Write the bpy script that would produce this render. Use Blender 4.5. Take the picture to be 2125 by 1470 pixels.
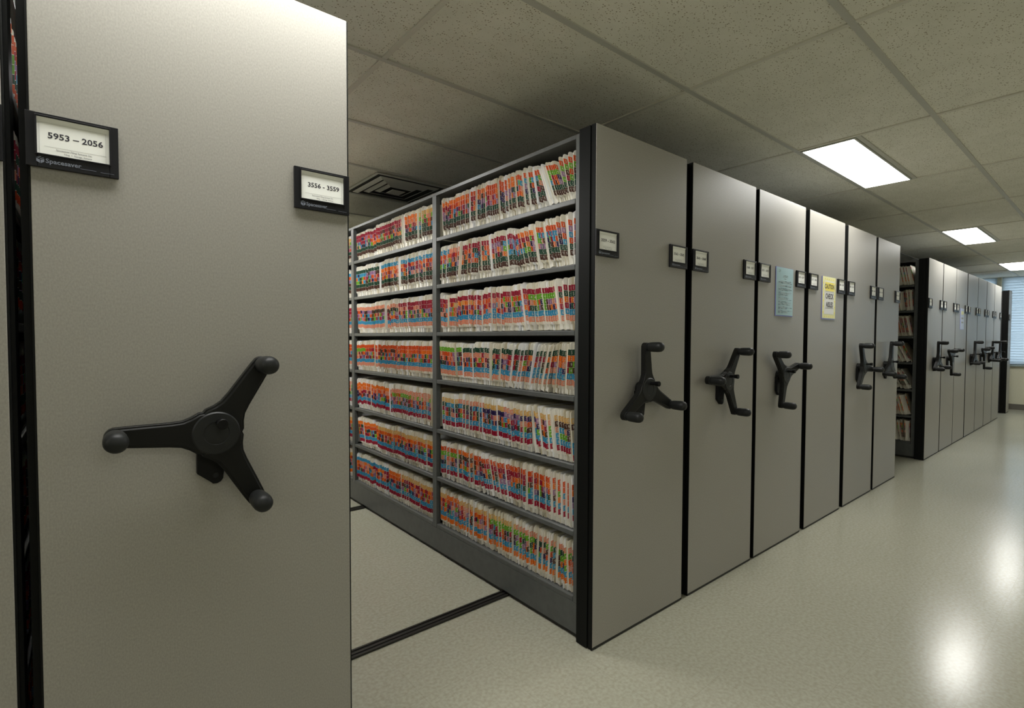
import bpy, bmesh, math, random
from math import radians as R, sin, cos, pi
from mathutils import Vector, Matrix

for o in list(bpy.data.objects):
    bpy.data.objects.remove(o)
SC = bpy.context.scene
COL = SC.collection

# ------------------------------------------------------------------ camera
F, YAW, PITCH, ROLL = 1064.565, 0.88005, -0.03073, 0.00314
cam = bpy.data.cameras.new('camera')
cam.sensor_width = 36.0
cam.lens = F / 2125 * 36.0
cam.clip_start = 0.02
cam.clip_end = 100
camo = bpy.data.objects.new('camera', cam)
COL.objects.link(camo)
fw = Vector((cos(YAW) * cos(PITCH), sin(YAW) * cos(PITCH), sin(PITCH)))
r0 = fw.cross(Vector((0, 0, 1))).normalized()
u0 = r0.cross(fw)
rr = r0 * cos(ROLL) + u0 * sin(ROLL)
uu = -r0 * sin(ROLL) + u0 * cos(ROLL)
M = Matrix((rr, uu, -fw)).transposed().to_4x4()
M.translation = Vector((-0.00296, -1.41757, 1.3188))
camo.matrix_world = M
SC.camera = camo

# ------------------------------------------------------------------ world, exposure
W = bpy.data.worlds.new('daylight')
SC.world = W
W.use_nodes = True
bg = W.node_tree.nodes['Background']
bg.inputs[0].default_value = (0.84, 0.92, 1.0, 1)
bg.inputs[1].default_value = 4.0
SC.view_settings.view_transform = 'Standard'
SC.view_settings.look = 'None'
SC.view_settings.gamma = 1
SC.view_settings.use_curve_mapping = False
SC.view_settings.exposure = 0.0
LAMP = 25.0                    # radiance of the fluorescent troffers' lenses

# ------------------------------------------------------------------ layout (metres)
H = 2.2
HC = 2.514                    # ceiling height
X_A, X_B = -4.0, 13.5         # room ends
Y_A, Y_B = -5.2, 4.6          # room sides
GX0, GPX = 2.240, 1.2472      # ceiling grid, lines across
GY0, GPY = -0.0286, 0.6855    # ceiling grid, lines along
SHELF_Z = [1.922, 1.640, 1.354, 1.066, 0.766, 0.474, 0.184]
BAY = [(0.128, 1.262), (1.316, 2.505), (2.564, 3.57)]
UNITS = [  # x0, x1, handle (local x, base angle) or None
    (-0.796, -0.122, (0.31, 75)),
    (-0.0895, 0.5704, (0.3145, 57)),
    (1.6095, 2.2835, (0.302, 94)),
    (2.3361, 3.0104, (0.280, 56)),
    (3.0506, 3.7233, (0.277, 16)),
    (3.7890, 4.4603, None),
    (4.5323, 5.2097, (0.262, 113)),
    (5.2621, 5.9139, (0.245, 83)),
    (6.9886, 7.6442, (0.28, 92)),
    (7.6720, 8.3400, (0.26, 31)),
    (8.3560, 9.0200, None),
    (9.0640, 9.7550, (0.26, 90)),
    (9.7750, 10.432, (0.26, 33)),
    (10.458, 11.110, (0.26, 88)),
    (11.132, 11.7756, (0.26, 88)),
    (12.620, 12.945, None),
]

# ------------------------------------------------------------------ materials
def mat(name, col, rough=0.5, metal=0.0, spec=0.5):
    m = bpy.data.materials.new(name)
    m.use_nodes = True
    b = m.node_tree.nodes['Principled BSDF']
    b.inputs['Base Color'].default_value = (*col, 1)
    b.inputs['Roughness'].default_value = rough
    b.inputs['Metallic'].default_value = metal
    b.inputs['Specular IOR Level'].default_value = spec
    return m

def nodes(m):
    nt = m.node_tree
    return nt, nt.nodes, nt.links, nt.nodes['Principled BSDF']

def noise_mix(m, scale, c1, c2, detail=3, sc=(1, 1, 1), lo=0.3, hi=0.7, bump=0.0, bdist=0.001, coord='Object'):
    nt, N, L, b = nodes(m)
    tc = N.new('ShaderNodeTexCoord')
    mp = N.new('ShaderNodeMapping'); mp.inputs['Scale'].default_value = sc
    L.new(tc.outputs[coord], mp.inputs[0])
    nz = N.new('ShaderNodeTexNoise'); nz.inputs['Scale'].default_value = scale; nz.inputs['Detail'].default_value = detail
    L.new(mp.outputs[0], nz.inputs['Vector'])
    cr = N.new('ShaderNodeValToRGB')
    cr.color_ramp.elements[0].position = lo; cr.color_ramp.elements[0].color = (*c1, 1)
    cr.color_ramp.elements[1].position = hi; cr.color_ramp.elements[1].color = (*c2, 1)
    L.new(nz.outputs['Fac'], cr.inputs[0])
    L.new(cr.outputs[0], b.inputs['Base Color'])
    if bump:
        bp = N.new('ShaderNodeBump'); bp.inputs['Strength'].default_value = bump; bp.inputs['Distance'].default_value = bdist
        L.new(nz.outputs['Fac'], bp.inputs['Height'])
        L.new(bp.outputs[0], b.inputs['Normal'])
    return cr, nz, mp, tc

M_LAM = mat('grey_laminate', (0.33, 0.315, 0.28), 0.42)
noise_mix(M_LAM, 330, (0.255, 0.244, 0.217), (0.325, 0.311, 0.278), 4, (1, 1, 0.55), 0.3, 0.7, 0.08, 0.0004)
M_BLK = mat('black_trim', (0.006, 0.0065, 0.006), 0.5, spec=0.12)
M_RUB = mat('black_rubber', (0.012, 0.012, 0.010), 0.6)
M_STEEL = mat('grey_painted_steel', (0.135, 0.140, 0.135), 0.36, spec=0.35)
noise_mix(M_STEEL, 30, (0.078, 0.082, 0.079), (0.094, 0.098, 0.095), 2)
M_DARK = mat('dark_steel', (0.05, 0.052, 0.05), 0.5)
M_PLA = mat('black_plastic', (0.009, 0.0092, 0.0085), 0.38, spec=0.14)
M_GRIP = mat('black_grip', (0.015, 0.016, 0.016), 0.45, spec=0.22)
M_LOCK = mat('lock_black', (0.005, 0.005, 0.005), 0.45, spec=0.15)
M_HOLD = mat('holder_black', (0.008, 0.008, 0.0095), 0.4, spec=0.2)
M_LOGO = mat('logo_grey', (0.17, 0.19, 0.24), 0.5)
M_CARD = mat('card_white', (0.86, 0.87, 0.83), 0.6)
M_INK = mat('ink', (0.025, 0.022, 0.035), 0.6)
M_INKG = mat('ink_grey', (0.33, 0.33, 0.33), 0.6)
M_CREAM = mat('manila_card', (0.66, 0.62, 0.50), 0.6)
noise_mix(M_CREAM, 9, (0.68, 0.63, 0.50), (0.82, 0.785, 0.67), 3, coord='Object')
M_CREAM2 = mat('pale_card', (0.72, 0.70, 0.62), 0.6)
noise_mix(M_CREAM2, 9, (0.77, 0.74, 0.65), (0.87, 0.85, 0.78), 3)
M_AGED = mat('aged_card', (0.56, 0.50, 0.36), 0.65)
noise_mix(M_AGED, 12, (0.50, 0.44, 0.30), (0.66, 0.60, 0.46), 3)
M_WHITE = mat('white_card', (0.90, 0.90, 0.90), 0.5)
M_PAPER = mat('paper_sheets', (0.62, 0.59, 0.50), 0.7)
noise_mix(M_PAPER, 350, (0.45, 0.42, 0.35), (0.86, 0.84, 0.76), 2, (0.02, 1, 0.02))
PAL = {
    0: (0.72, 0.29, 0.18), 1: (0.34, 0.008, 0.035), 2: (0.80, 0.18, 0.010), 3: (0.66, 0.085, 0.008),
    4: (0.17, 0.42, 0.030), 5: (0.008, 0.060, 0.030), 6: (0.045, 0.30, 0.50), 7: (0.025, 0.012, 0.085),
    8: (0.33, 0.17, 0.32), 9: (0.080, 0.028, 0.016), 10: (0.70, 0.43, 0.14)}
M_TAB = {k: mat('tab_colour_%d' % k, c, 0.5) for k, c in PAL.items()}
M_DIG = mat('tab_number', (0.72, 0.70, 0.64), 0.55)
LAB_MATS = [M_TAB[i] for i in range(11)] + [M_DIG]

M_FLOOR = mat('vinyl_floor', (0.42, 0.41, 0.33), 0.16, spec=0.34)
def floor_mat():
    nt, N, L, b = nodes(M_FLOOR)
    cr, nz, mp, tc = noise_mix(M_FLOOR, 70, (0.362, 0.350, 0.272), (0.430, 0.421, 0.345), 6, (1, 1, 1), 0.36, 0.64)
    # broad scuff variation
    n2 = N.new('ShaderNodeTexNoise'); n2.inputs['Scale'].default_value = 1.3; n2.inputs['Detail'].default_value = 1
    L.new(tc.outputs['Object'], n2.inputs['Vector'])
    mx = N.new('ShaderNodeMixRGB'); mx.blend_type = 'MULTIPLY'; mx.inputs['Fac'].default_value = 0.25
    L.new(cr.outputs[0], mx.inputs[1]); 
    cr2 = N.new('ShaderNodeValToRGB'); cr2.color_ramp.elements[0].color = (0.8, 0.82, 0.8, 1); cr2.color_ramp.elements[1].color = (1, 1, 1, 1)
    cr2.color_ramp.elements[0].position = 0.2; cr2.color_ramp.elements[1].position = 0.8
    L.new(n2.outputs['Fac'], cr2.inputs[0]); L.new(cr2.outputs[0], mx.inputs[2])
    # tile seams
    br = N.new('ShaderNodeTexBrick')
    br.offset = 0.0; br.squash = 1.0
    br.inputs['Scale'].default_value = 1.0
    br.inputs['Brick Width'].default_value = 0.3118; br.inputs['Row Height'].default_value = 0.3118
    br.inputs['Mortar Size'].default_value = 0.0009; br.inputs['Mortar Smooth'].default_value = 0.3
    br.inputs['Color1'].default_value = (1, 1, 1, 1); br.inputs['Color2'].default_value = (0.97, 0.975, 0.96, 1)
    br.inputs['Mortar'].default_value = (0.70, 0.69, 0.64, 1)
    mp2 = N.new('ShaderNodeMapping'); mp2.inputs['Location'].default_value = (0.01, 0.108, 0)
    L.new(tc.outputs['Object'], mp2.inputs[0]); L.new(mp2.outputs[0], br.inputs['Vector'])
    m3 = N.new('ShaderNodeMixRGB'); m3.blend_type = 'MULTIPLY'; m3.inputs['Fac'].default_value = 0.45
    L.new(mx.outputs[0], m3.inputs[1]); L.new(br.outputs['Color'], m3.inputs[2])
    L.new(m3.outputs[0], b.inputs['Base Color'])
    rr_ = N.new('ShaderNodeMapRange'); rr_.inputs[3].default_value = 0.17; rr_.inputs[4].default_value = 0.24
    L.new(n2.outputs['Fac'], rr_.inputs[0]); L.new(rr_.outputs[0], b.inputs['Roughness'])
    bp = N.new('ShaderNodeBump'); bp.inputs['Strength'].default_value = 0.08; bp.inputs['Distance'].default_value = 0.002
    n4 = N.new('ShaderNodeTexNoise'); n4.inputs['Scale'].default_value = 14; n4.inputs['Detail'].default_value = 2
    L.new(tc.outputs['Object'], n4.inputs['Vector']); L.new(n4.outputs['Fac'], bp.inputs['Height'])
    L.new(bp.outputs[0], b.inputs['Normal'])
floor_mat()

M_CEIL = mat('mineral_tile', (0.78, 0.76, 0.66), 0.9, spec=0.1)
def ceil_mat():
    nt, N, L, b = nodes(M_CEIL)
    tc = N.new('ShaderNodeTexCoord')
    mp = N.new('ShaderNodeMapping'); mp.inputs['Scale'].default_value = (1, 1.25, 1)
    L.new(tc.outputs['Object'], mp.inputs[0])
    v = N.new('ShaderNodeTexVoronoi'); v.inputs['Scale'].default_value = 100; v.inputs['Randomness'].default_value = 1.0
    L.new(mp.outputs[0], v.inputs['Vector'])
    sep = N.new('ShaderNodeSeparateColor'); L.new(v.outputs['Color'], sep.inputs[0])
    th = N.new('ShaderNodeMath'); th.operation = 'MULTIPLY'; th.inputs[1].default_value = 0.36
    L.new(sep.outputs[0], th.inputs[0])
    lt = N.new('ShaderNodeMath'); lt.operation = 'LESS_THAN'
    L.new(v.outputs['Distance'], lt.inputs[0]); L.new(th.outputs[0], lt.inputs[1])
    nz = N.new('ShaderNodeTexNoise'); nz.inputs['Scale'].default_value = 7; nz.inputs['Detail'].default_value = 5
    L.new(mp.outputs[0], nz.inputs['Vector'])
    cr = N.new('ShaderNodeValToRGB'); cr.color_ramp.elements[0].position = 0.3; cr.color_ramp.elements[1].position = 0.7
    cr.color_ramp.elements[0].color = (0.76, 0.75, 0.66, 1); cr.color_ramp.elements[1].color = (0.83, 0.815, 0.73, 1)
    L.new(nz.outputs['Fac'], cr.inputs[0])
    mx = N.new('ShaderNodeMixRGB'); mx.inputs[2].default_value = (0.38, 0.34, 0.25, 1)
    L.new(lt.outputs[0], mx.inputs[0]); L.new(cr.outputs[0], mx.inputs[1])
    L.new(mx.outputs[0], b.inputs['Base Color'])
    bp = N.new('ShaderNodeBump'); bp.inputs['Strength'].default_value = 0.5; bp.inputs['Distance'].default_value = 0.002; bp.invert = True
    L.new(lt.outputs[0], bp.inputs['Height']); L.new(bp.outputs[0], b.inputs['Normal'])
ceil_mat()
M_TEE = mat('tee_paint', (0.52, 0.52, 0.47), 0.45)
M_TEE2 = mat('cross_tee_paint', (0.68, 0.66, 0.58), 0.6)
M_WALL = mat('cream_wall', (0.62, 0.60, 0.46), 0.8)
noise_mix(M_WALL, 60, (0.60, 0.58, 0.44), (0.64, 0.62, 0.48), 2)
M_BASEB_SHADOW = mat('baseboard_and_shadow_line', (0.13, 0.12, 0.10), 0.5)
M_SILL = mat('sill_paint', (0.30, 0.36, 0.36), 0.4)
M_GLASS = mat('window_glass', (0.9, 0.95, 1.0), 0.05)
M_GLASS.node_tree.nodes['Principled BSDF'].inputs['Transmission Weight'].default_value = 1.0
M_VENT = mat('vent_metal', (0.66, 0.66, 0.60), 0.4)
M_VENTD = mat('vent_throat', (0.03, 0.03, 0.028), 0.7)
M_RAIL = mat('rail_dark', (0.030, 0.028, 0.024), 0.4, 0.3)
M_RAILC = mat('rail_channel', (0.012, 0.011, 0.010), 0.5)
M_LFR = mat('lamp_frame', (0.55, 0.56, 0.52), 0.4)

def shade_mat():
    m = bpy.data.materials.new('woven_shade')
    m.use_nodes = True
    nt = m.node_tree; N = nt.nodes; L = nt.links
    N.clear()
    out = N.new('ShaderNodeOutputMaterial')
    d = N.new('ShaderNodeBsdfDiffuse'); d.inputs[0].default_value = (0.50, 0.56, 0.58, 1)
    t = N.new('ShaderNodeBsdfTranslucent'); t.inputs[0].default_value = (0.55, 0.66, 0.72, 1)
    tc = N.new('ShaderNodeTexCoord')
    wv = N.new('ShaderNodeTexWave'); wv.bands_direction = 'Z'; wv.inputs['Scale'].default_value = 6.0
    L.new(tc.outputs['Object'], wv.inputs['Vector'])
    mr = N.new('ShaderNodeMapRange'); mr.inputs[3].default_value = 0.42; mr.inputs[4].default_value = 0.56
    L.new(wv.outputs['Fac'], mr.inputs[0])
    mx = N.new('ShaderNodeMixShader')
    L.new(mr.outputs[0], mx.inputs[0]); L.new(d.outputs[0], mx.inputs[1]); L.new(t.outputs[0], mx.inputs[2])
    L.new(mx.outputs[0], out.inputs[0])
    return m
M_SHADE = shade_mat()

def emis_mat(name, col, s):
    m = bpy.data.materials.new(name)
    m.use_nodes = True
    nt = m.node_tree; nt.nodes.clear()
    o = nt.nodes.new('ShaderNodeOutputMaterial'); e = nt.nodes.new('ShaderNodeEmission')
    e.inputs[0].default_value = (*col, 1); e.inputs[1].default_value = s
    nt.links.new(e.outputs[0], o.inputs[0])
    return m
M_LAMP = emis_mat('lamp_lens', (1.0, 0.995, 0.95), LAMP)
M_LAMP_BOOST = emis_mat('boosted_lens', (1.0, 0.99, 0.95), LAMP * 2.0)  # lens emission doubled to brighten folders and aisle; no newer tube known

M_BLUEP = mat('blue_paper', (0.34, 0.50, 0.54), 0.5)
M_SLEEVE = mat('blue_sleeve', (0.22, 0.24, 0.62), 0.3)
M_YEL = mat('yellow_print', (0.78, 0.66, 0.12), 0.5)
M_YELP = mat('pale_yellow_border', (0.72, 0.70, 0.36), 0.5)
M_SIGN = mat('sign_white', (0.66, 0.66, 0.64), 0.5)
M_WBLUE = mat('pale_blue_paper', (0.50, 0.56, 0.68), 0.5)

# ------------------------------------------------------------------ mesh helpers
class MB:
    def __init__(s):
        s.v = []; s.f = []; s.m = []; s.mats = []
    def mi(s, m):
        if m not in s.mats: s.mats.append(m)
        return s.mats.index(m)
    def add(s, vs, fs, m):
        b = len(s.v); i = s.mi(m)
        s.v += [tuple(v) for v in vs]
        for f in fs:
            s.f.append([b + k for k in f]); s.m.append(i)
    def box(s, x0, x1, y0, y1, z0, z1, m):
        vs = [(x, y, z) for x in (x0, x1) for y in (y0, y1) for z in (z0, z1)]
        s.add(vs, [(0, 1, 3, 2), (4, 6, 7, 5), (0, 4, 5, 1), (2, 3, 7, 6), (0, 2, 6, 4), (1, 5, 7, 3)], m)
    def quad(s, vs, m):
        s.add(vs, [(0, 1, 2, 3)], m)
    def prism_y(s, pts, y0, y1, m):      # outline in XZ, extruded along Y
        n = len(pts)
        vs = [(x, y0, z) for x, z in pts] + [(x, y1, z) for x, z in pts]
        fs = [list(range(n)), list(range(2 * n - 1, n - 1, -1))] + [(i, i + n, (i + 1) % n + n, (i + 1) % n) for i in range(n)]
        s.add(vs, fs, m)
    def text(s, body, size, x, y, z, m, align='c', sx=1.0):
        vs, fs = text2d(body)
        xs = [v[0] for v in vs]
        if not xs: return
        w = (max(xs) + min(xs)) / 2 if align == 'c' else min(xs)
        s.add([(x + (vx - w) * size * sx, y, z + vy * size) for vx, vy in vs], fs, m)
    def lathe_y(s, prof, cx, cz, m, seg=24):  # prof: list of (r, y)
        vs = []; fs = []
        for r_, y in prof:
            for k in range(seg):
                a = 2 * pi * k / seg
                vs.append((cx + r_ * cos(a), y, cz + r_ * sin(a)))
        for j in range(len(prof) - 1):
            for k in range(seg):
                k2 = (k + 1) % seg
                fs.append((j * seg + k, j * seg + k2, (j + 1) * seg + k2, (j + 1) * seg + k))
        fs.append(list(range(seg - 1, -1, -1)) if prof[0][0] > 1e-6 else [])
        n = len(prof) - 1
        fs.append([n * seg + k for k in range(seg)])
        s.add(vs, [f for f in fs if f], m)
    def build(s, name, parent=None, smooth=False, bevel=0.0, seg=2, loc=None):
        me = bpy.data.meshes.new(name)
        me.from_pydata(s.v, [], s.f)
        for m in s.mats: me.materials.append(m)
        me.polygons.foreach_set('material_index', s.m)
        me.update()
        bm = bmesh.new(); bm.from_mesh(me)
        bmesh.ops.recalc_face_normals(bm, faces=bm.faces)
        bm.to_mesh(me); bm.free()
        if smooth:
            me.polygons.foreach_set('use_smooth', [True] * len(me.polygons))
            try: me.set_sharp_from_angle(angle=R(38))
            except Exception: pass
        o = bpy.data.objects.new(name, me); COL.objects.link(o)
        if bevel:
            bv = o.modifiers.new('bevel', 'BEVEL'); bv.width = bevel; bv.segments = seg; bv.limit_method = 'ANGLE'; bv.angle_limit = R(40)
        if parent: o.parent = parent
        if loc: o.location = loc
        return o

_T = {}
def text2d(body):
    if body in _T: return _T[body]
    c = bpy.data.curves.new('t', 'FONT'); c.body = body; c.size = 1.0; c.resolution_u = 2
    c.offset = 0.022 if len(body) > 1 else 0.006
    o = bpy.data.objects.new('t', c); COL.objects.link(o)
    bpy.context.view_layer.update()
    dg = bpy.context.evaluated_depsgraph_get()
    me = o.evaluated_get(dg).to_mesh()
    vs = [(v.co.x, v.co.y) for v in me.vertices]; fs = [tuple(p.vertices) for p in me.polygons]
    o.evaluated_get(dg).to_mesh_clear()
    bpy.data.objects.remove(o); bpy.data.curves.remove(c)
    _T[body] = (vs, fs)
    return vs, fs

def tag(o, label=None, cat=None, group=None, kind=None):
    if label: o['label'] = label
    if cat: o['category'] = cat
    if group: o['group'] = group
    if kind: o['kind'] = kind
    return o
def empty(name, loc, rot=(0, 0, 0)):
    o = bpy.data.objects.new(name, None); COL.objects.link(o)
    o.empty_display_size = 0.05
    o.location = loc; o.rotation_euler = rot
    return o

# ------------------------------------------------------------------ room shell
m = MB(); m.box(X_A - .3, X_B + .3, Y_A - .3, Y_B + .3, -0.12, 0.0, M_FLOOR); tag(m.build('floor'), kind='structure')
m = MB(); m.box(X_A - .3, X_B + .3, Y_A - .3, Y_B + .3, HC, HC + 0.12, M_CEIL); tag(m.build('ceiling'), kind='structure')
m = MB(); m.box(X_A, X_B, Y_B, Y_B + .15, 0.0, HC, M_WALL); tag(m.build('wall_back'), kind='structure')
m = MB(); m.box(X_A, X_B, Y_A - .15, Y_A, 0.0, HC, M_WALL); tag(m.build('wall_front'), kind='structure')
m = MB(); m.box(X_A - .15, X_A, Y_A, Y_B, 0.0, HC, M_WALL); tag(m.build('wall_left'), kind='structure')
# far wall with two window openings
WZ0 = 0.845
WIN = [(-4.6, 0.215), (0.275, 2.4)]
m = MB()
m.box(X_B, X_B + .15, Y_A, Y_B, 0.0, WZ0, M_WALL)
m.box(X_B, X_B + .15, Y_A, WIN[0][0], WZ0, HC, M_WALL)
m.box(X_B, X_B + .15, WIN[0][1], WIN[1][0], WZ0, HC, M_WALL)
m.box(X_B, X_B + .15, WIN[1][1], Y_B, WZ0, HC, M_WALL)
tag(m.build('wall_right'), kind='structure')
for k, (ya, yb) in enumerate(WIN):
    m = MB()
    m.box(X_B + .09, X_B + .13, ya, yb, HC - .04, HC, M_SILL)
    m.box(X_B + .09, X_B + .13, ya, yb, WZ0, WZ0 + .04, M_SILL)
    nx = 3
    for i in range(nx + 1):
        yy = ya + (yb - ya - .04) * i / nx
        m.box(X_B + .09, X_B + .13, yy, yy + .04, WZ0 + .04, HC - .04, M_SILL)
    wf = m.build('window_%d' % (k + 1)); tag(wf, kind='structure')
    m = MB(); m.box(X_B + .105, X_B + .111, ya + .01, yb - .01, WZ0 + .01, HC - .01, M_GLASS); m.build('glass_pane', wf)
    sh = MB()
    n = 34
    for i in range(n):     # gently overlapping closed slats
        z0 = WZ0 + .012 + (HC - .02 - WZ0 - .012) * i / n
        z1 = WZ0 + .012 + (HC - .02 - WZ0 - .012) * (i + 1.12) / n
        z1 = min(z1, HC - .005)
        sh.add([(X_B + .052, ya + .008, z0), (X_B + .052, yb - .008, z0), (X_B + .040, yb - .008, z1), (X_B + .040, ya + .008, z1)], [(0, 1, 2, 3)], M_SHADE)
    sh.build('blind', wf)
m = MB(); m.box(X_B - .05, X_B + .15, WIN[0][0], WIN[1][1], WZ0 - .028, WZ0, M_SILL); tag(m.build('trim_1', bevel=.004), kind='structure')
m = MB(); m.box(X_B - .012, X_B, Y_A, Y_B, 0.0, .105, M_BASEB_SHADOW); tag(m.build('baseboard_right'), kind='structure')
m = MB(); m.box(X_A, X_B - .02, Y_B - .012, Y_B, 0.0, .105, M_BASEB_SHADOW); tag(m.build('baseboard_back'), kind='structure')

# ceiling grid tees
tw = 0.0125
m = MB()
k = -8
ys = [GY0 - GPY * k for k in range(-6, 8)]
ys = [y for y in ys if Y_A < y < Y_B]
for y in ys: m.box(X_A, X_B, y - tw, y + tw, HC - 0.007, HC + .002, M_TEE)
xs = [GX0 + GPX * k for k in range(-5, 10)]
xs = [x for x in xs if X_A < x < X_B]
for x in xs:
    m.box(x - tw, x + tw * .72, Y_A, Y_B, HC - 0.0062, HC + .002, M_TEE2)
    m.box(x + tw * .72, x + tw, Y_A, Y_B, HC - 0.0020, HC + .002, M_BASEB_SHADOW)  # dark strip drawn as the shadow line along the tile edge
LAMPS = [GX0 - 2 * GPX + 3 * GPX * k for k in range(-1, 4)]
YL0, YL1 = GY0 - 0.461 * GPY, GY0
for x, dy in [(x, 0) for x in LAMPS] + [(x, -5 * GPY) for x in LAMPS] + [(LAMPS[1], 3 * GPY), (LAMPS[1], 6 * GPY)]: m.box(x, x + GPX, YL0 + dy - 2 * tw - .004, YL0 + dy - .004, HC - 0.0066, HC + .002, M_TEE)
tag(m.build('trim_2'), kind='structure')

# ceiling lights
def ceiling_light(x, label, dy=0.0, lens=None):
    t = empty('ceiling_light', (x + GPX / 2, (YL0 + YL1) / 2 + dy, HC - 0.012))
    tag(t, label, 'light', 'fluorescent ceiling troffers over the walkway')
    hx, hy = GPX / 2 - tw - .001, (YL1 - YL0) / 2 - tw * .5
    cy = -tw * .5 - .001
    m = MB(); w = .011
    m.box(-hx, hx, cy - hy + .001, cy - hy + w, 0, .012, M_LFR); m.box(-hx, hx, cy + hy - w, cy + hy - .001, 0, .012, M_LFR)
    m.box(-hx, -hx + w, cy - hy + w, cy + hy - w, 0, .012, M_LFR); m.box(hx - w, hx, cy - hy + w, cy + hy - w, 0, .012, M_LFR)
    m.build('frame', t)
    m = MB(); m.box(-hx + w, hx - w, cy - hy + w, cy + hy - w, .004, .010, lens or M_LAMP)
    m.build('diffuser', t)
LL = ['bright ceiling light behind the camera at the left end of the walkway',
      'bright ceiling light just above the large left grey end panel',
      'nearest and largest bright rectangular ceiling light in view',
      'middle bright rectangular ceiling light, second from the camera in view',
      'farthest bright rectangular ceiling light, close to the window wall']
for x, l in zip(LAMPS, LL): ceiling_light(x, l)
ceiling_light(LAMPS[1], 'unseen ceiling light over the stacks, behind the large left grey end panel', 3 * GPY, M_LAMP_BOOST)  # lamp out of view, its output doubled for brighter folders
ceiling_light(LAMPS[1], 'added unseen ceiling light deepest over the stacks, near the back wall', 6 * GPY, M_LAMP_BOOST)  # unseen lamp added to put more light into the aisle
LR = ['left end', 'second from the left end', 'middle', 'second from the window wall', 'nearest the window wall']
for x, l in zip(LAMPS, LR): ceiling_light(x, 'added ceiling light of an unseen row beyond the camera, ' + l, -5 * GPY)  # unseen lamp row added to lighten the ceiling and floor

# air diffuser over the open aisle
def vent():
    x0, x1 = GX0 - GPX / 2, GX0 - tw
    y0, y1 = GY0 + 3.04 * GPY + tw, GY0 + 4.0 * GPY - tw
    cx, cy = (x0 + x1) / 2, (y0 + y1) / 2
    t = empty('ceiling_vent', (cx, cy, HC - .012)); tag(t, 'square grey louvred air vent in the ceiling over the open aisle', 'vent')
    hx, hy = (x1 - x0) / 2, (y1 - y0) / 2
    m = MB(); m.box(-hx * .93, hx * .93, -hy * .93, hy * .93, .007, .011, M_VENTD); m.build('throat', t)
    def ring(a, zi, zo, th, name):
        # sloping square cone ring, a = outer scale, th = ring width
        m = MB()
        o_ = [(-hx * a, -hy * a), (hx * a, -hy * a), (hx * a, hy * a), (-hx * a, hy * a)]
        b_ = a - th
        i_ = [(-hx * b_, -hy * b_), (hx * b_, -hy * b_), (hx * b_, hy * b_), (-hx * b_, hy * b_)]
        for k in range(4):
            j = (k + 1) % 4
            vs = [(*o_[k], zo), (*o_[j], zo), (*i_[j], zi), (*i_[k], zi)]
            vt = [(x, y, z + .002) for x, y, z in vs]
            m.add(vs + vt, [(0, 1, 2, 3), (7, 6, 5, 4), (0, 4, 5, 1), (1, 5, 6, 2), (2, 6, 7, 3), (3, 7, 4, 0)], M_VENT)
        m.build(name, t)
    ring(1.0, .001, .003, .07, 'frame')
    for a in (.82, .61, .40): ring(a, -.012, .001, .10, 'louvre')
    m = MB(); m.box(-hx * .18, hx * .18, -hy * .18, hy * .18, -.018, -.014, M_VENT); m.build('centre_plate', t)
vent()

# floor rails
for y0, y1, lb in ((0.583, 0.640, 'front dark steel floor rail crossing the open aisle between shelving units'),
                   (2.330, 2.395, 'rear dark steel floor rail deep in the open aisle'),):
    m = MB()
    w = (y1 - y0)
    m.box(X_A + .6, X_B - .6, y0, y1, 0.0005, .004, M_RAILC)
    m.box(X_A + .6, X_B - .6, y0, y0 + w * .18, .0005, .009, M_RAIL)
    m.box(X_A + .6, X_B - .6, y1 - w * .18, y1, .0005, .009, M_RAIL)
    m.box(X_A + .6, X_B - .6, y0 + w * .40, y0 + w * .62, .0005, .008, M_RAIL)
    tag(m.build('floor_rail', bevel=.001), lb, 'rail', 'floor rails under the shelving')

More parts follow.
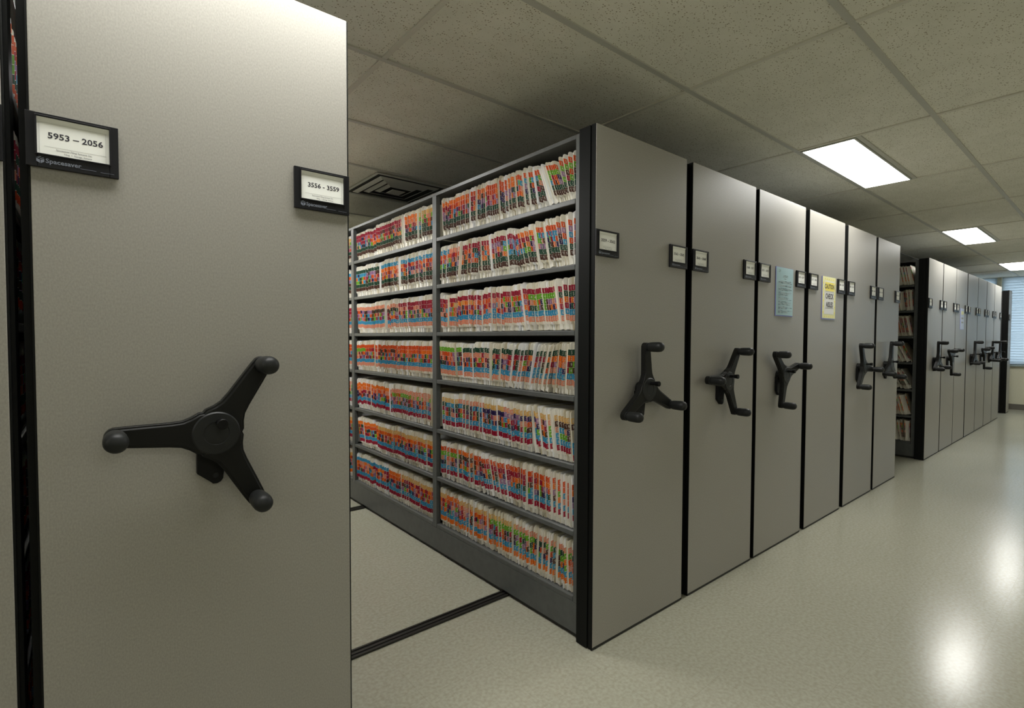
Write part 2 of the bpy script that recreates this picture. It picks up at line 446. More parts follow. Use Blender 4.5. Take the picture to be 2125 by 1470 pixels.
# ------------------------------------------------------------------ handle
def make_handle(parent, cx, cz, ang):
    h = MB()
    # standoff and central web
    h.lathe_y([(.030, -.0015), (.030, -.030), (.036, -.034)], 0, 0, M_PLA, 28)
    bm = bmesh.new()
    def arm(a):
        pts = []
        L_ = .192; rt = .0215
        prof = [(.012, .050), (.036, .0475), (.052, .0370), (.068, .0300), (.090, .0272), (.15, .0238), (.178, .0220)]
        for r_, w_ in prof: pts.append((r_, w_))
        for k in range(1, 10):
            t = pi / 2 - pi * k / 10
            pts.append((L_ - .006 + rt * cos(t), rt * sin(t)))
        for r_, w_ in reversed(prof): pts.append((r_, -w_))
        ca, sa = cos(a), sin(a)
        vs = [bm.verts.new((x * ca - y * sa, -.036, x * sa + y * ca)) for x, y in pts]
        f = bm.faces.new(vs)
        ex = bmesh.ops.extrude_face_region(bm, geom=[f])
        nv = [g for g in ex['geom'] if isinstance(g, bmesh.types.BMVert)]
        for v in nv: v.co.y -= .020
        nf = [g for g in ex['geom'] if isinstance(g, bmesh.types.BMFace)]
        bmesh.ops.inset_region(bm, faces=nf, thickness=.0045, depth=0)
        bmesh.ops.inset_region(bm, faces=nf, thickness=.0015, depth=-.004)
    for k in range(3): arm(R(ang + 120 * k))
    bmesh.ops.recalc_face_normals(bm, faces=bm.faces)
    base = len(h.v)
    bm.verts.index_update()
    h.add([tuple(v.co) for v in bm.verts], [[v.index for v in f.verts] for f in bm.faces], M_PLA)
    bm.free()
    hd = h.build('rotary_handle', parent, smooth=True, bevel=.0015, seg=2, loc=(cx, 0, cz))
    c = MB()
    c.lathe_y([(.050, -.050), (.050, -.060), (.047, -.063), (.027, -.0635), (.026, -.0620), (.020, -.0625), (.0001, -.0628)], 0, 0, M_GRIP, 36)
    c.build('hub_cap', hd, smooth=True)
    for k in range(3):
        a = R(ang + 120 * k)
        g = MB()
        g.lathe_y([(.017, -.054), (.0185, -.056), (.0185, -.064), (.0160, -.065), (.0160, -.069), (.0205, -.070), (.0215, -.085), (.0220, -.112),
                   (.0205, -.124), (.0165, -.1315), (.010, -.1358), (.004, -.1372), (.0001, -.1375)], .188 * cos(a), .188 * sin(a), M_GRIP, 24)
        g.build('hand_grip', hd, smooth=True)
    g = MB()
    g.lathe_y([(.0075, -.062), (.0075, -.084), (.010, -.086), (.012, -.104), (.0105, -.106), (.0001, -.106)], .006, .026, M_LOCK, 16)
    g.build('lock_pin', hd, smooth=True)
    # pear shaped lock plate below the hub, fixed on the panel
    g = MB()
    pts = [(-.034, -.010), (-.034, -.100), (-.008, -.122)] + [(.004 + .017 * cos(t), -.112 + .017 * sin(t)) for t in [R(a) for a in (-110, -80, -50, -20, 10)]] + [(.030, -.050), (.030, -.010)]
    g.prism_y(pts, -.0012, -.018, M_LOCK)
    g.lathe_y([(.0065, -.0175), (.0065, -.0195), (.0048, -.0197), (.0046, -.0186), (.0001, -.0186)], .004, -.108, M_GRIP, 14)
    g.build('lock_plate', hd, bevel=.0015)
    return hd

# ------------------------------------------------------------------ label holder
def make_holder(parent, x0, body, detail):
    w, z0, z1 = 0.147, 1.661, 1.769
    hgt = z1 - z0
    h = MB()
    wx0, wx1, wz0, wz1 = x0 + .017, x0 + w - .0155, z0 + .027, z1 - .0075
    yf, yb = -.0095, -.0012
    h.box(x0, wx0, yf, yb, z0, z1, M_HOLD); h.box(wx1, x0 + w, yf, yb, z0, z1, M_HOLD)
    h.box(wx0, wx1, yf, yb, z0, wz0, M_HOLD); h.box(wx0, wx1, yf, yb, wz1, z1, M_HOLD)
    # raised inner lip
    e = .003
    h.box(wx0 - e, wx0, yf - .0025, yf, wz0 - e, wz1 + e, M_HOLD); h.box(wx1, wx1 + e, yf - .0025, yf, wz0 - e, wz1 + e, M_HOLD)
    h.box(wx0, wx1, yf - .0025, yf, wz0 - e, wz0, M_HOLD); h.box(wx0, wx1, yf - .0025, yf, wz1, wz1 + e, M_HOLD)
    ho = h.build('label_holder', parent, bevel=.0006, seg=1)
    if detail:
        g = MB()
        yy = yf - .0004
        lx, lz = x0 + .0215, z0 + .0145
        # small open-box emblem, then the maker's lettering
        g.add([(lx - .006, yy, lz + .002), (lx - .0005, yy, lz - .001), (lx - .0005, yy, lz - .0075), (lx - .006, yy, lz - .004)], [(0, 1, 2, 3)], M_LOGO)
        g.add([(lx + .006, yy, lz + .002), (lx + .0005, yy, lz - .001), (lx + .0005, yy, lz - .0075), (lx + .006, yy, lz - .004)], [(0, 3, 2, 1)], M_LOGO)
        g.add([(lx - .006, yy, lz + .0035), (lx, yy, lz + .0062), (lx + .0022, yy, lz + .0052), (lx - .003, yy, lz + .0020)], [(0, 1, 2, 3)], M_LOGO)
        g.add([(lx + .006, yy, lz + .0035), (lx, yy, lz + .0004), (lx - .0012, yy, lz + .0012), (lx + .0042, yy, lz + .0044)], [(0, 1, 2, 3)], M_LOGO)
        g.text('Spacesaver', .0125, x0 + .0295, yy, z0 + .0095, M_LOGO, 'l')
        g.box(x0 + .083, x0 + .109, yy, yy + .0003, z0 + .0080, z0 + .0087, M_LOGO)
        g.box(x0 + .116, x0 + .139, yy, yy + .0003, z0 + .0070, z0 + .0076, M_LOGO)
        g.build('maker_lettering', ho)
    c = MB()
    cx = (wx0 + wx1) / 2
    yc = -.0066
    # card with a curled top edge
    zt = wz1 - .010
    c.quad([(wx0, yc, wz0 - .001), (wx1, yc, wz0 - .001), (wx1, yc, zt), (wx0, yc, zt)], M_CARD)
    prev = (yc, zt)
    for dy, dz in ((-.0003, .004), (-.0012, .0075), (-.0024, .0098)):
        cur = (yc + dy, zt + dz)
        c.quad([(wx0, prev[0], prev[1]), (wx1, prev[0], prev[1]), (wx1, cur[0], cur[1]), (wx0, cur[0], cur[1])], M_CARD)
        prev = cur
    y = yc - .0003
    c.text(body, .0165, cx + .003, y, wz0 + .034, M_INK, 'c', 1.06)
    c.text('Spacesaver Filing Systems Inc.', .0048, cx, y, wz0 + .0105, M_INKG, 'c')
    c.text('Filing  +  Storage  Systems', .0042, cx + .006, y, wz0 + .0045, M_INKG, 'c')
    t = .0003
    c.box(wx0 + .0035, wx0 + .0035 + t, y, y + .0001, wz0, zt, M_INKG); c.box(wx1 - .006, wx1 - .006 + t, y, y + .0001, wz0, zt, M_INKG)
    c.box(wx0 + .003, wx1 - .005, y, y + .0001, zt, zt + t, M_INKG)
    c.box(wx0 + .011, wx1 - .006, y, y + .0001, wz0 + .0165, wz0 + .0165 + t, M_INKG)
    c.box(wx0 + .006, wx0 + .009, y, y + .0001, zt - .012, zt - .002, M_CARD)
    c.build('index_card', ho)

# ------------------------------------------------------------------ shelving unit
CARDS = [('2053 – 2056', '3553 - 3556'), ('5953 – 2056', '3556 - 3559'), ('3559 – 3562', '3562 – 3565'), ('3565 – 3568', '3568 – 3571'),
         ('3571 – 3575', '3575 – 3577'), ('3577 – 3580', '3580 – 3582'), ('3582 – 3585', '3585 – 3588'), ('3588 – 3590', '3590 – 3593'),
         ('3593 – 3595', '3595 – 3597'), ('3597 – 3599', '3599 – 3602'), ('3602 – 3604', '3604 – 3607'), ('3607 – 3610', '3610 – 3612'),
         ('3612 – 3615', '3615 – 3617'), ('3617 – 3620', '3620 – 3622'), ('3622 – 3625', '3625 – 3628'), ('3628 – 3630', None)]
ULAB = [
    'grey shelving unit cut off at the left edge of the picture',
    'large grey shelving unit in the left foreground with card 5953 – 2056',
    'grey shelving unit with all its coloured folders showing, right of the open aisle',
    'grey shelving unit with its left-pointing black handle, second right of the open aisle',
    'grey shelving unit with the light blue paper sheet on its end panel',
    'handleless grey shelving unit with the yellow and white caution sign',
    'grey shelving unit just behind the handleless one with the caution sign',
    'last grey shelving unit before the second aisle gap',
    'grey shelving unit with a wide black side facing the second aisle gap',
    'grey shelving unit with a black handle, second past the second aisle gap',
    'handleless grey shelving unit far back with a narrow pale paper sheet',
    'far grey shelving unit just beyond the one with the pale sheet',
    'far grey shelving unit, third from the end of the long closed row',
    'far grey shelving unit, second from the end of the long closed row',
    'farthest grey shelving unit of the long closed row, beside the last gap',
    'narrow single grey shelving unit standing alone by the window wall',
]
D = 3.62
def make_unit(i):
    x0, x1, hd = UNITS[i]
    w = x1 - x0
    t = empty('mobile_shelving_unit', (x0, 0, 0))
    tag(t, ULAB[i], 'shelving unit', 'mobile shelving units in a row along the walkway')
    m = MB(); m.box(.0035, w - .0035, 0.0, .022, .014, H, M_LAM); m.build('end_panel', t, bevel=.0012)
    # black edge trims on both sides: front strip, groove, rear strip
    for s in (0, 1):
        a, b = (0.0, .0035) if s == 0 else (w - .0035, w)
        m = MB()
        m.box(a, b, .0012, .024, .004, H - .001, M_BLK)
        ai, bi = (.0022, .020) if s == 0 else (w - .020, w - .0022)
        m.box(ai, bi, .0242, .0256, .004, H - .002, M_BLK)
        a2, b2 = (-.0140 if i == 1 else -.0045, .020) if s == 0 else (w - .020, w + .0065)
        if i in (9, 10, 12, 13): a2, b2 = (-.003, .020) if s == 0 else (w - .020, w + .003)
        m.box(a2, b2, .0258, .087, .004, H - .003, M_BLK)
        m.build('edge_trim', t, bevel=.0006, seg=1)
    m = MB(); m.box(.004, w - .004, .003, .020, .0010, .0135, M_RUB); m.build('floor_sweep', t)
    m = MB(); m.box(.0205, w - .0205, .0225, .087, .02, H - .012, M_DARK); m.build('end_frame', t)
    s0 = .0125                                   # shelf face inset
    # base with kick plates
    m = MB()
    m.box(s0, w - s0, .0875, D, .024, .160, M_STEEL)
    m.build('base', t, bevel=.0015)
    m = MB(); m.box(s0 + .012, w - s0 - .012, .088, D - .01, .005, .0235, M_RUB); m.build('under_sweep', t)
    # posts
    py = [(.0875, .122), (1.267, 1.311), (2.511, 2.558), (3.575, 3.610)]
    for a, b in py:
        for sx in ((s0, s0 + .028), (w - s0 - .028, w - s0)):
            m = MB(); m.box(sx[0] - .0005 if sx[0] < w / 2 else sx[0], sx[1] if sx[0] < w / 2 else sx[1] + .0005, a, b, .1605, H - .010, M_STEEL)
            m.build('post', t, bevel=.001)
    # shelves between posts (turned front lips)
    for z in SHELF_Z:
        m = MB()
        for a, b in BAY:
            if i not in (2,) and a > 3: continue
            zz = z - .0005
            m.box(s0 + .010, w - s0 - .010, a - .003, b + .003, zz - .006, zz, M_STEEL)
            for e0, e1 in ((s0, s0 + .010), (w - s0 - .010, w - s0)):
                m.box(e0, e1, a - .003, b + .003, zz - .023, zz, M_STEEL)
        m.build('shelf', t, bevel=.0042, seg=3)
    m = MB()
    m.box(s0 + .001, w - s0 - .001, .1225, D - .01, H - .022, H - .012, M_STEEL)
    m.box(s0 - .001, s0 + .006, .1225, D - .01, H - .028, H - .010, M_STEEL)
    m.box(w - s0 - .006, w - s0 + .001, .1225, D - .01, H - .028, H - .010, M_STEEL)
    m.build('top_cap', t, bevel=.001)
    m = MB(); cd = w - .004 if w < .5 else w / 2; m.box(cd - .003, cd + .003, .1, D - .012, .162, H - .024, M_DARK); m.build('light_stop_divider', t)  # unseen panel added so that no light leaks through the unit
    m = MB(); m.box(s0 + .002, w - s0 - .002, D - .0095, D, .162, H - .01, M_DARK); m.build('rear_panel', t)
    c = CARDS[i]
    make_holder(t, -.0025, c[0], i < 8)
    if c[1]: make_holder(t, w - .1495, c[1], i < 8)
    if hd: make_handle(t, hd[0], 1.095, hd[1])
    return t
for i in range(len(UNITS)): make_unit(i)

# ------------------------------------------------------------------ taped notices
def notice_blue():
    x0, x1, z0, z1 = 3.283, 3.529, 1.469, 1.769
    t = empty('paper_notice', (x0, 0, z0)); tag(t, 'light blue typed paper notice in a clear sleeve taped on an end panel', 'notice')
    w, h = x1 - x0, z1 - z0
    m = MB(); m.box(-.006, w + .001, -.0035, -.0008, -.006, h, M_SLEEVE); m.build('plastic_sleeve', t)
    m = MB()
    n = 8
    for k in range(n):          # slightly bowed sheet
        a, b = k / n, (k + 1) / n
        ya, yb_ = -.0042 - .004 * sin(pi * a), -.0042 - .004 * sin(pi * b)
        m.quad([(w * a, ya, 0), (w * b, yb_, 0), (w * b, yb_, h - .002), (w * a, ya, h - .002)], M_BLUEP)
    o = m.build('sheet', t, smooth=True)
    m = MB(); rnd = random.Random(5)
    lines = [(.93, .10, .22), (.90, .10, .20), (.83, .38, .64), (.80, .34, .66), (.76, .42, .56)]
    z = .71
    while z > .08:
        for q in range(rnd.choice((2, 3, 3, 4))):
            lines.append((z, .10, rnd.uniform(.6, .93))); z -= .021
        z -= .022
    for zz, a, b in lines:
        n2 = 6
        for k in range(n2):
            aa = a + (b - a) * k / n2; bb = a + (b - a) * (k + .86) / n2
            m.box(w * aa, w * bb, -.0090 + .0008, -.0086, h * zz - .0011, h * zz + .0011, M_INKG if rnd.random() < .6 else M_INK)
    m.build('typed_lines', t)
notice_blue()

def notice_caution():
    x0, x1, z0, z1 = 4.026, 4.272, 1.470, 1.769
    t = empty('caution_sign', (x0, 0, z0)); tag(t, 'yellow and white paper sign reading CAUTION CHECK AISLES on an end panel', 'sign')
    w, h = x1 - x0, z1 - z0
    m = MB(); m.box(-.007, w, -.0035, -.0008, -.007, h, M_SLEEVE); m.build('plastic_sleeve', t)
    m = MB(); m.box(0, w, -.0050, -.0036, 0, h, M_YELP)
    m.box(w * .13, w * .87, -.0056, -.0049, h * .10, h * .90, M_SIGN)
    m.box(w * .17, w * .85, -.0060, -.0055, h * .66, h * .87, M_YEL)
    m.text('CAUTION', .046, w * .51, -.0064, h * .715, M_INK, 'c', .88)
    m.text('CHECK', .052, w * .52, -.0062, h * .475, M_INK, 'c', .88)
    m.text('AISLES', .052, w * .52, -.0062, h * .275, M_INK, 'c', .88)
    m.box(w * .22, w * .82, -.0062, -.0056, h * .245, h * .251, M_INK)
    m.box(w * .20, w * .86, -.0062, -.0056, h * .635, h * .64, M_INKG)
    # little printed marks along the pale border
    for k in range(5):
        m.box(w * (.16 + .16 * k), w * (.21 + .16 * k), -.0055, -.0049, h * .93, h * .955, M_YEL)
        m.box(w * (.16 + .16 * k), w * (.21 + .16 * k), -.0055, -.0049, h * .03, h * .055, M_YEL)
    for k in range(6):
        m.box(w * .035, w * .085, -.0055, -.0049, h * (.12 + .14 * k), h * (.16 + .14 * k), M_YEL)
        m.box(w * .915, w * .965, -.0055, -.0049, h * (.12 + .14 * k), h * (.16 + .14 * k), M_YEL)
    m.build('sheet', t)
notice_caution()

def notice_far():
    x0, x1, z0, z1 = 8.62, 8.83, 1.456, 1.722
    t = empty('paper_notice', (x0, 0, z0)); tag(t, 'small pale blue-white paper notice on a distant handleless panel', 'notice')
    w, h = x1 - x0, z1 - z0
    m = MB(); m.box(-.005, w, -.003, -.0008, -.005, h, M_SLEEVE); m.build('plastic_sleeve', t)
    m = MB(); m.box(0, w, -.0045, -.0031, 0, h, M_WBLUE)
    m.box(w * .15, w * .85, -.0049, -.0044, h * .70, h * .86, M_YELP)
    m.box(w * .2, w * .8, -.0049, -.0044, h * .48, h * .56, M_INKG); m.box(w * .2, w * .8, -.0049, -.0044, h * .28, h * .36, M_INKG)
    m.build('sheet', t)
notice_far()

# ------------------------------------------------------------------ folders
RND = random.Random(11)
HF, DF = 0.236, 0.285
SH = 0.0011                # card thickness
def cover_geo(t, hf=HF):
    """outlines (XZ) of the tabbed back leaf and the shorter front leaf; thickness runs +Y"""
    def outline(x_tab, x_low, zs, rc):
        p = [(x_low, .0), (x_low, zs - .004), (x_tab + .002, zs)]
        for k in range(1, 5):
            a = pi - (pi / 2) * k / 4 * 1.0
            p.append((x_tab + rc + rc * cos(a), hf - rc + rc * sin(a)))
        p.insert(3, (x_tab, zs + .003)); p.insert(4, (x_tab, hf - rc))
        p += [(DF, hf), (DF, 0)]
        return p
    g = []
    g.append((outline(0.0, .011, .028, .016), 0.0, SH))
    g.append((outline(.013, .016, .030, .010), t - SH, t))
    return g
def folder_parts(t, digits, tone, hf=HF, zt=.034, with_digits=True, pitch=.0268):
    cov = MB()
    for o_, y0, y1 in cover_geo(t, hf): cov.prism_y(o_, y0, y1, tone)
    cov.box(.02, DF, 0, t, -.0002, .0016, tone)          # folded bottom
    pap = MB()
    if t > .0035:
        pap.box(.017, DF - .004, SH + .0002, t - SH - .0002, .0022, hf - .010, M_PAPER)
        if t > .008: pap.box(.0145, DF - .01, SH + .0004, SH + (t - 2 * SH) * .45, .0020, hf * .55, M_PAPER)
    lab = MB(); lab.mats = list(LAB_MATS)
    z = hf - zt
    xf, xb = -.0005, .0225
    for d in digits:
        if d is not None:
            z1, z0 = z, z - pitch + .0018
            mm = M_TAB[d]
            ya, yb_ = -.0004, SH + .0004
            vs = [(xb, ya, z0), (xb, ya, z1), (xf, ya, z1), (xf, ya, z0), (xf, yb_, z0), (xf, yb_, z1), (.012, yb_, z1), (.012, yb_, z0)]
            lab.add(vs, [(0, 1, 2, 3), (3, 2, 5, 4), (4, 5, 6, 7)], mm)
            if with_digits:
                lab.text(str(d if d < 10 else 0),   .0215, .0112, ya - .0002, z0 + .0052, M_DIG)
        z -= pitch
    return cov, pap, lab

# colour runs per shelf and bay: (share of the bay, first tab, second tab choices); from the walkway inwards
RUNS = {
    (0, 0): [(.10, 3, [4]), (.10, 3, [4, 6]), (.12, 3, [4, 4, 6]), (.06, 2, [2]), (.16, 3, [3, 3, 2]), (.07, 2, [3, 9]), (.08, 3, [1, 2]), (.17, 2, [2, 3]), (.14, 2, [1])],
    (0, 1): [(.12, 10, [0, 4]), (.16, 2, [0, 2]), (.12, 1, [1, 0]), (.30, 1, [9, 1, 9]), (.14, 1, [3, 8]), (.16, 1, [7, 1])],
    (1, 0): [(.05, 3, [8]), (.12, 3, [6, 6, 1]), (.12, 2, [4, 1, 1]), (.20, 1, [6, 9, 8]), (.18, 1, [3, 5, 1]), (.12, 1, [9, 3]), (.11, 0, [3, 1]), (.10, 6, [2, 3])],
    (1, 1): [(.34, 6, [1, 3, 2]), (.26, 6, [0, 2, 2]), (.22, 5, [9, 9, 8]), (.18, 5, [7, 6])],
    (2, 0): [(.06, 1, [5]), (.14, 1, [4]), (.22, 1, [4, 3]), (.22, 1, [3, 3, 0]), (.18, 1, [2, 10]), (.18, 1, [1, 10, 3])],
    (2, 1): [(.10, 1, [1]), (.26, 1, [0, 1]), (.34, 0, [9, 5, 9]), (.16, 0, [8, 9]), (.14, 0, [3, 7])],
    (3, 0): [(.14, 5, [2]), (.16, 5, [1, 2, 1]), (.12, 5, [1]), (.18, 5, [0, 1, 0]), (.14, 5, [0, 0]), (.10, 4, [8, 9]), (.16, 4, [3, 3, 0])],
    (3, 1): [(.40, 3, [3, 3, 2]), (.24, 3, [3, 9]), (.18, 3, [1, 3]), (.18, 3, [4])],
    (4, 0): [(.07, 10, [9]), (.12, 10, [9, 8, 0]), (.16, 10, [8, 7]), (.06, 0, [8]), (.16, 10, [7]), (.13, 0, [7, 6]), (.10, 0, [6, 5]), (.20, 10, [5, 5, 6])],
    (4, 1): [(.22, 0, [4, 0]), (.26, 0, [4, 4, 3]), (.26, 2, [3, 0]), (.26, 2, [2, 0])],
    (5, 0): [(.08, 3, [3]), (.22, 3, [1, 2, 3]), (.08, 3, [1]), (.12, 3, [1, 1]), (.16, 3, [3, 1, 9]), (.12, 2, [5, 9]), (.10, 3, [4]), (.12, 3, [4, 4])],
    (5, 1): [(.34, 10, [2, 3]), (.30, 10, [2, 2, 3]), (.18, 2, [3, 8]), (.18, 2, [5, 3])],
    (6, 0): [(.10, 0, [5, 4]), (.14, 0, [4, 4, 5]), (.08, 0, [4]), (.20, 10, [4]), (.16, 10, [3, 3, 2]), (.10, 10, [0, 3]), (.12, 2, [3, 8]), (.10, 10, [2, 1])],
    (6, 1): [(.34, 10, [2, 1, 1]), (.16, 2, [3, 2]), (.25, 6, [1, 2]), (.25, 6, [0, 2])],
}
TAIL = {0: [5, 9], 1: [5, 9], 2: [6, 0], 3: [6, 0], 4: [6, 1], 5: [6, 1], 6: [6, 2]}
# lean in degrees (tops away from the walkway positive) along the bay
LEAN = {
    (0, 0): [(0, 4), (.04, 16), (.12, 14), (.2, 10), (.3, 8), (.5, 3), (.6, 2), (.8, 4), (1, 2)],
    (0, 1): [(0, 2), (.3, 5), (.5, 7), (.8, 4), (1, 2)],
    (1, 0): [(0, 2), (.04, 9), (.15, 12), (.3, 9), (.5, 8), (.58, 6), (.62, -2), (.75, -5), (1, -4)],
    (1, 1): [(0, 0), (.5, 0), (.8, 1), (1, 0)],
    (2, 0): [(0, 1), (.05, 9), (.2, 8), (.4, 7), (.5, 3), (.7, 1), (1, 1)],
    (2, 1): [(0, 0), (.2, 6), (.4, 4), (.7, 2), (.9, 9), (1, 8)],
    (3, 0): [(0, -3), (.08, -8), (.3, -10), (.42, -6), (.5, 0), (.6, 2), (.75, 4), (1, 3)],
    (3, 1): [(0, 0), (.5, -4), (.62, -9), (.66, 3), (.8, 7), (1, 5)],
    (4, 0): [(0, 5), (.1, 7), (.3, 4), (.38, 7), (.5, 5), (.7, 2), (1, 3)],
    (4, 1): [(0, 3), (.5, 1), (1, 2)],
    (5, 0): [(0, 1), (.1, 3), (.3, 2), (.34, 6), (.42, 14), (.54, 15), (.58, 3), (.8, 0), (1, 1)],
    (5, 1): [(0, 2), (.5, 1), (.62, 2), (.66, 19), (.8, 17), (1, 14)],
    (6, 0): [(0, 1), (.2, 0), (.4, 3), (.7, -1), (1, 2)],
    (6, 1): [(0, 1), (.4, 0), (.6, 2), (1, 4)],
}
def lerp(tab, u):
    for (a, va), (b, vb) in zip(tab, tab[1:]):
        if u <= b: return va + (vb - va) * (u - a) / max(1e-6, b - a)
    return tab[-1][1]
for _k in ((0, 0), (1, 0), (3, 0)): LEAN[_k] = [(u_, v_ * 1.3) for u_, v_ in LEAN[_k]]

def fill(y0, y1, z, runs, tail, lean, rnd, dens=1.0, hmax=HF, allow_white=True, first=None):
    """list of folders (y, angle, t, hf, digits, tone, dx)"""
    out = []
    y = y0 + .003
    prev = None
    run_i = -1; acc = 0; L_ = y1 - y0
    burst = 0; ca = 0; ch = 0; cd = 0
    while True:
        u = (y - y0) / L_
        acc = 0; run = runs[-1]; edge = False
        for k, rn in enumerate(runs):
            acc += rn[0]
            if u < acc:
                run = rn
                if k != run_i: edge = True; run_i = k
                break
        if burst <= 0:
            burst = rnd.randint(3, 11); ca = rnd.uniform(-3.2, 3.2); ch = rnd.choice((0, 0, .004, .009, .014)); cd = rnd.uniform(0, .007)
            newb = True
        else: newb = False
        burst -= 1
        a = lerp(lean, min(1, max(0, u))) + ca + rnd.uniform(-.5, .5)
        p = rnd.random()
        if (edge or newb) and rnd.random() < .5: t = rnd.uniform(.018, .038)
        elif p < .42: t = rnd.uniform(.0055, .010)
        elif p < .78: t = rnd.uniform(.010, .018)
        else: t = rnd.uniform(.018, .031)
        t *= dens * (1.0 if z > 1.5 or z < .9 else .85)
        t = round(t, 3)
        hf = hmax - rnd.choice((0, 0, 0, .002, .004)) - ch
        blank = False
        tone = M_CREAM if rnd.random() < .55 else M_CREAM2
        if newb and t > .022 and rnd.random() < .5: tone = M_WHITE
        if rnd.random() < .07: tone = M_AGED
        if allow_white and rnd.random() < .09: tone = M_WHITE
        if edge and rnd.random() < .35: tone = M_WHITE if rnd.random() < .6 else M_CREAM2; blank = rnd.random() < .5
        if allow_white and rnd.random() < .012: blank = True
        if prev:
            pa, pt = prev
            s1 = max(0, -pt * sin(R(pa))); l2 = max(0, t * sin(R(a)))
            y += max(pt * cos(R(pa)) + (zz_ - s1) * math.tan(R(pa)) - (zz_ - l2) * math.tan(R(a)) for zz_ in (0, HF)) + .0010
        top = y + (t + .001) / cos(R(a)) + max(0, hf * math.tan(R(a)))
        if top > y1 - .003:
            # stand the last ones upright if room is left
            if y + t + .002 < y1 - .003 and prev and abs(prev[0]) < 1.2: a = 0
            else: break
        if not prev and a < 0: y += hf * math.tan(R(-a))
        d1, seconds = run[1], run[2]
        digits = [d1, rnd.choice(seconds), rnd.choice((0, 1, 2, 3, 4, 5, 6, 7, 8, 9, 3, 1, 8, 0)), rnd.choice(range(10))] + tail
        if blank: digits = []
        if first and not prev:
            digits, a, tone, t = first[0], first[1], first[2], first[3]
        dx = cd + rnd.uniform(0, .003) + (rnd.uniform(.0, .008) if rnd.random() < .15 else 0)
        zt = .034 + rnd.choice((0, 0, .001, .002, -.001, .003, .004)) - (HF - hf) * .6
        if len(digits) and rnd.random() < .05: zt += .006
        out.append((y, a, t, hf, digits, tone, dx, zt))
        prev = (a, t)
    return out

FIRST = {0: ([3, 4, 9, 5, 5, 9], 4, M_CREAM2, .016), 1: ([3, 8, 2, 1, 5, 9], 1.5, M_WHITE, .020), 2: ([1, 5, 8, 1, 6, 0], 1, M_CREAM2, .014),
         3: ([5, 2, 4, 9, 6, 0], -3, M_WHITE, .010), 4: ([10, 9, None, None, 6, 6, 1], 5, M_AGED, .024), 5: ([3, 2, 7, 8, 6, 1], 2, M_WHITE, .018),
         6: ([0, 5, 3, 3, 6, 2], 1, M_CREAM2, .016)}
XF = UNITS[2][0] + .0125 + .0035
near = []
stuff = []   # (x, y, z, flip, folder)
rest2 = []
for s in range(7):
    for b in (0, 1, 2):
        key = (s, min(b, 1))
        y0, y1 = BAY[b]
        top_clear = (SHELF_Z[s - 1] - .026 if s else H - .04) - SHELF_Z[s]
        fl = fill(y0, y1, SHELF_Z[s], RUNS[key], TAIL[s] if not (s == 6 and b == 1) else [6, 1], LEAN[key], RND, hmax=min(HF, top_clear - .012), first=FIRST[s] if b == 0 else None)
        for q in fl: near.append((s, b, q))
near.sort(key=lambda e: e[2][0])
single = near[:300]; others = near[300:]
POSN = ['top', 'second', 'third', 'fourth', 'fifth', 'sixth', 'bottom']
CN = {0: 'salmon', 1: 'crimson', 2: 'orange', 3: 'red-orange', 4: 'green', 5: 'dark green', 6: 'blue', 7: 'navy', 8: 'lilac', 9: 'brown', 10: 'tan'}
def ordn(n):
    return '%d%s' % (n, 'th' if 10 <= n % 100 <= 20 else {1: 'st', 2: 'nd', 3: 'rd'}.get(n % 10, 'th'))
cnt = {}
_cov = {}
def part(name, me, parent):
    o = bpy.data.objects.new(name, me); COL.objects.link(o); o.parent = parent
    return o
for s, b, (y, a, t, hf, digits, tone, dx, zt) in single:
    n = cnt[s] = cnt.get(s, 0) + 1
    root = empty('file_folder', (XF + dx, y, SHELF_Z[s] + .0012 + max(0, t * sin(R(a)))), (-R(a), 0, 0))
    tn = {M_CREAM: 'cream', M_CREAM2: 'cream', M_AGED: 'yellowed', M_WHITE: 'white'}[tone]
    if digits and digits[1] is not None:
        lb = '%s folder, %s over %s tabs, %s from the black post, %s shelf' % (tn, CN[digits[0]], CN[digits[1]], ordn(n), POSN[s])
    else:
        lb = '%s folder without coloured tabs, %s from the black post, %s shelf' % (tn, ordn(n), POSN[s])
    tag(root, lb, 'file folder', 'upright file folders on the %s shelf' % POSN[s])
    ck = (t, round(hf, 3), tone.name)
    if ck not in _cov:
        c, p, _ = folder_parts(t, [], tone, hf)
        oc = c.build('cover', root)
        op = p.build('paper_sheets', root) if p.v else None
        _cov[ck] = (oc.data, op.data if op else None)
    else:
        mc, mp_ = _cov[ck]
        part('cover', mc, root)
        if mp_: part('paper_sheets', mp_, root)
    if digits:
        _, _, l = folder_parts(t, digits, tone, hf, zt)
        l.build('number_tabs', root)

# the remaining folders, farther along or in the other aisles
big = MB()
def bake(x, y, z, a, flip, parts):
    ra = R(a)
    for p in parts:
        if not p.v: continue
        base = len(big.v)
        for vx, vy, vz in p.v:
            yy = vy * cos(ra) + vz * sin(ra); zz = -vy * sin(ra) + vz * cos(ra)
            big.v.append((x + (vx if not flip else -vx), y + yy, z + zz))
        idx = [big.mi(mm) for mm in p.mats]
        for f, mi_ in zip(p.f, p.m):
            big.f.append([base + k for k in f]); big.m.append(idx[mi_])
for s, b, (y, a, t, hf, digits, tone, dx, zt) in others:
    bake(XF + dx, y, SHELF_Z[s] + .0012 + max(0, t * sin(R(a))), a, False, folder_parts(t, digits, tone, hf, zt, with_digits=(y < 1.9)))
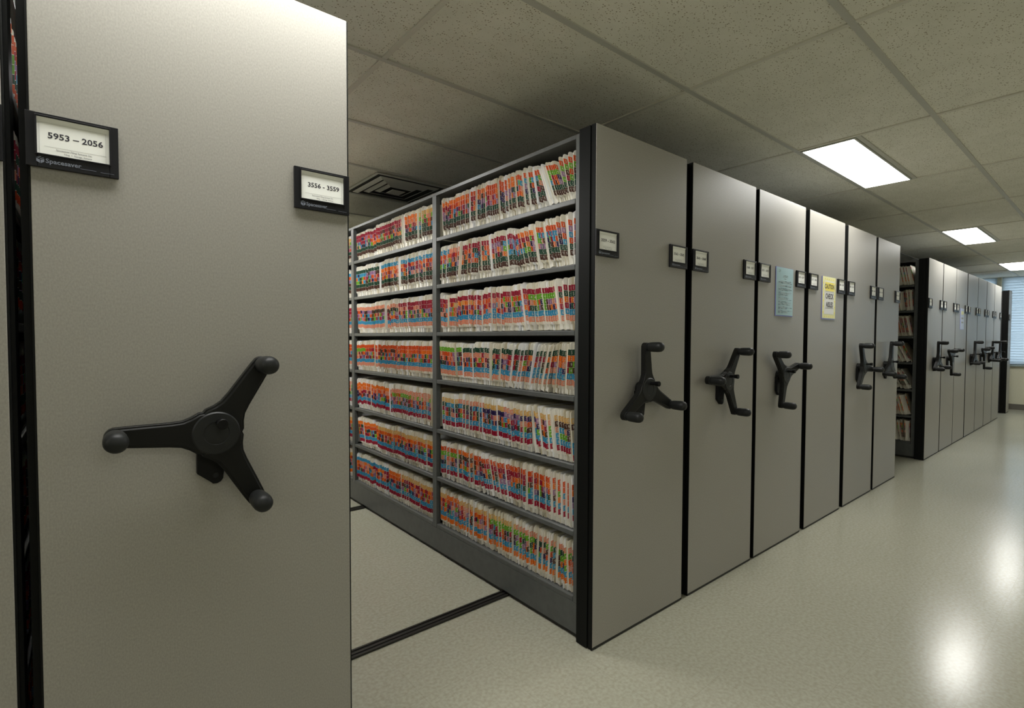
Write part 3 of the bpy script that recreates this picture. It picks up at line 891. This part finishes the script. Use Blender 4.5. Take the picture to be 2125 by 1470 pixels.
# unit beyond the second gap: slumped folders
RB = random.Random(5)
for ui, ylen, dens in ((8, .95, 1.6), (15, .75, 1.6)):
    xf = UNITS[ui][0] + .0125 + .0035
    for s in range(7):
        tc_ = (SHELF_Z[s - 1] - .026 if s else H - .04) - SHELF_Z[s]
        base_l = RB.choice((4, 8, 12, 20, 14)) if s not in (3, 4, 6) else 24
        lean = [(0, 2 if s == 6 else base_l), (.2, base_l), (.6, base_l * .7), (1, 5)]
        runs = [(.3, RB.choice((3, 1, 2)), [3, 1, 9, 4]), (.3, RB.choice((3, 1, 2, 5)), [3, 1, 9]), (.4, RB.choice((3, 1, 0)), [3, 1, 9])]
        fl = fill(BAY[0][0], BAY[0][0] + ylen, SHELF_Z[s], runs, [RB.choice((9, 5, 3)), RB.choice((1, 9, 2))], lean, RB, dens, min(HF, tc_ - .012), False)
        for (y, a, t, hf, digits, tone, dx, zt) in fl:
            bake(xf + dx, y, SHELF_Z[s] + .0012 + max(0, t * sin(R(a))), a, False, folder_parts(t, digits, M_AGED if RB.random() < .3 else M_CREAM, hf, zt, with_digits=False))
# the right side of the large left unit, facing the open aisle
xr = UNITS[1][1] - .0125 - .0035
for s in range(7):
    tc_ = (SHELF_Z[s - 1] - .026 if s else H - .04) - SHELF_Z[s]
    for b in (0, 1, 2):
        fl = fill(BAY[b][0], BAY[b][1], SHELF_Z[s], RUNS[(s, b % 2)], TAIL[s], [(0, 2), (.5, 5), (1, 2)], RB, 1.25, min(HF, tc_ - .012), False)
        for (y, a, t, hf, digits, tone, dx, zt) in fl:
            bake(xr - dx, y, SHELF_Z[s] + .0012 + max(0, t * sin(R(a))), a, True, folder_parts(t, digits, tone, hf, zt, with_digits=False))
# folders on the right side of the leftmost unit, seen through the narrow slit
xr = UNITS[0][1] - .0125 - .0035
for s in range(7):
    tc_ = (SHELF_Z[s - 1] - .026 if s else H - .04) - SHELF_Z[s]
    fl = fill(BAY[0][0], BAY[0][0] + .9, SHELF_Z[s], [(.3, RB.choice((3, 0, 2)), [3, 5, 1]), (.7, RB.choice((1, 3)), [5, 1, 3])], [5, 3], [(0, 2), (1, 3)], RB, 1.2, min(HF, tc_ - .012), False)
    for (y, a, t, hf, digits, tone, dx, zt) in fl:
        bake(xr - dx, y, SHELF_Z[s] + .0012 + max(0, t * sin(R(a))), a, True, folder_parts(t, digits, tone, hf, zt, with_digits=False))
tag(big.build('file_folders'), 'packed rows of cream file folders with coloured tabs farther back', 'file folders', kind='stuff')
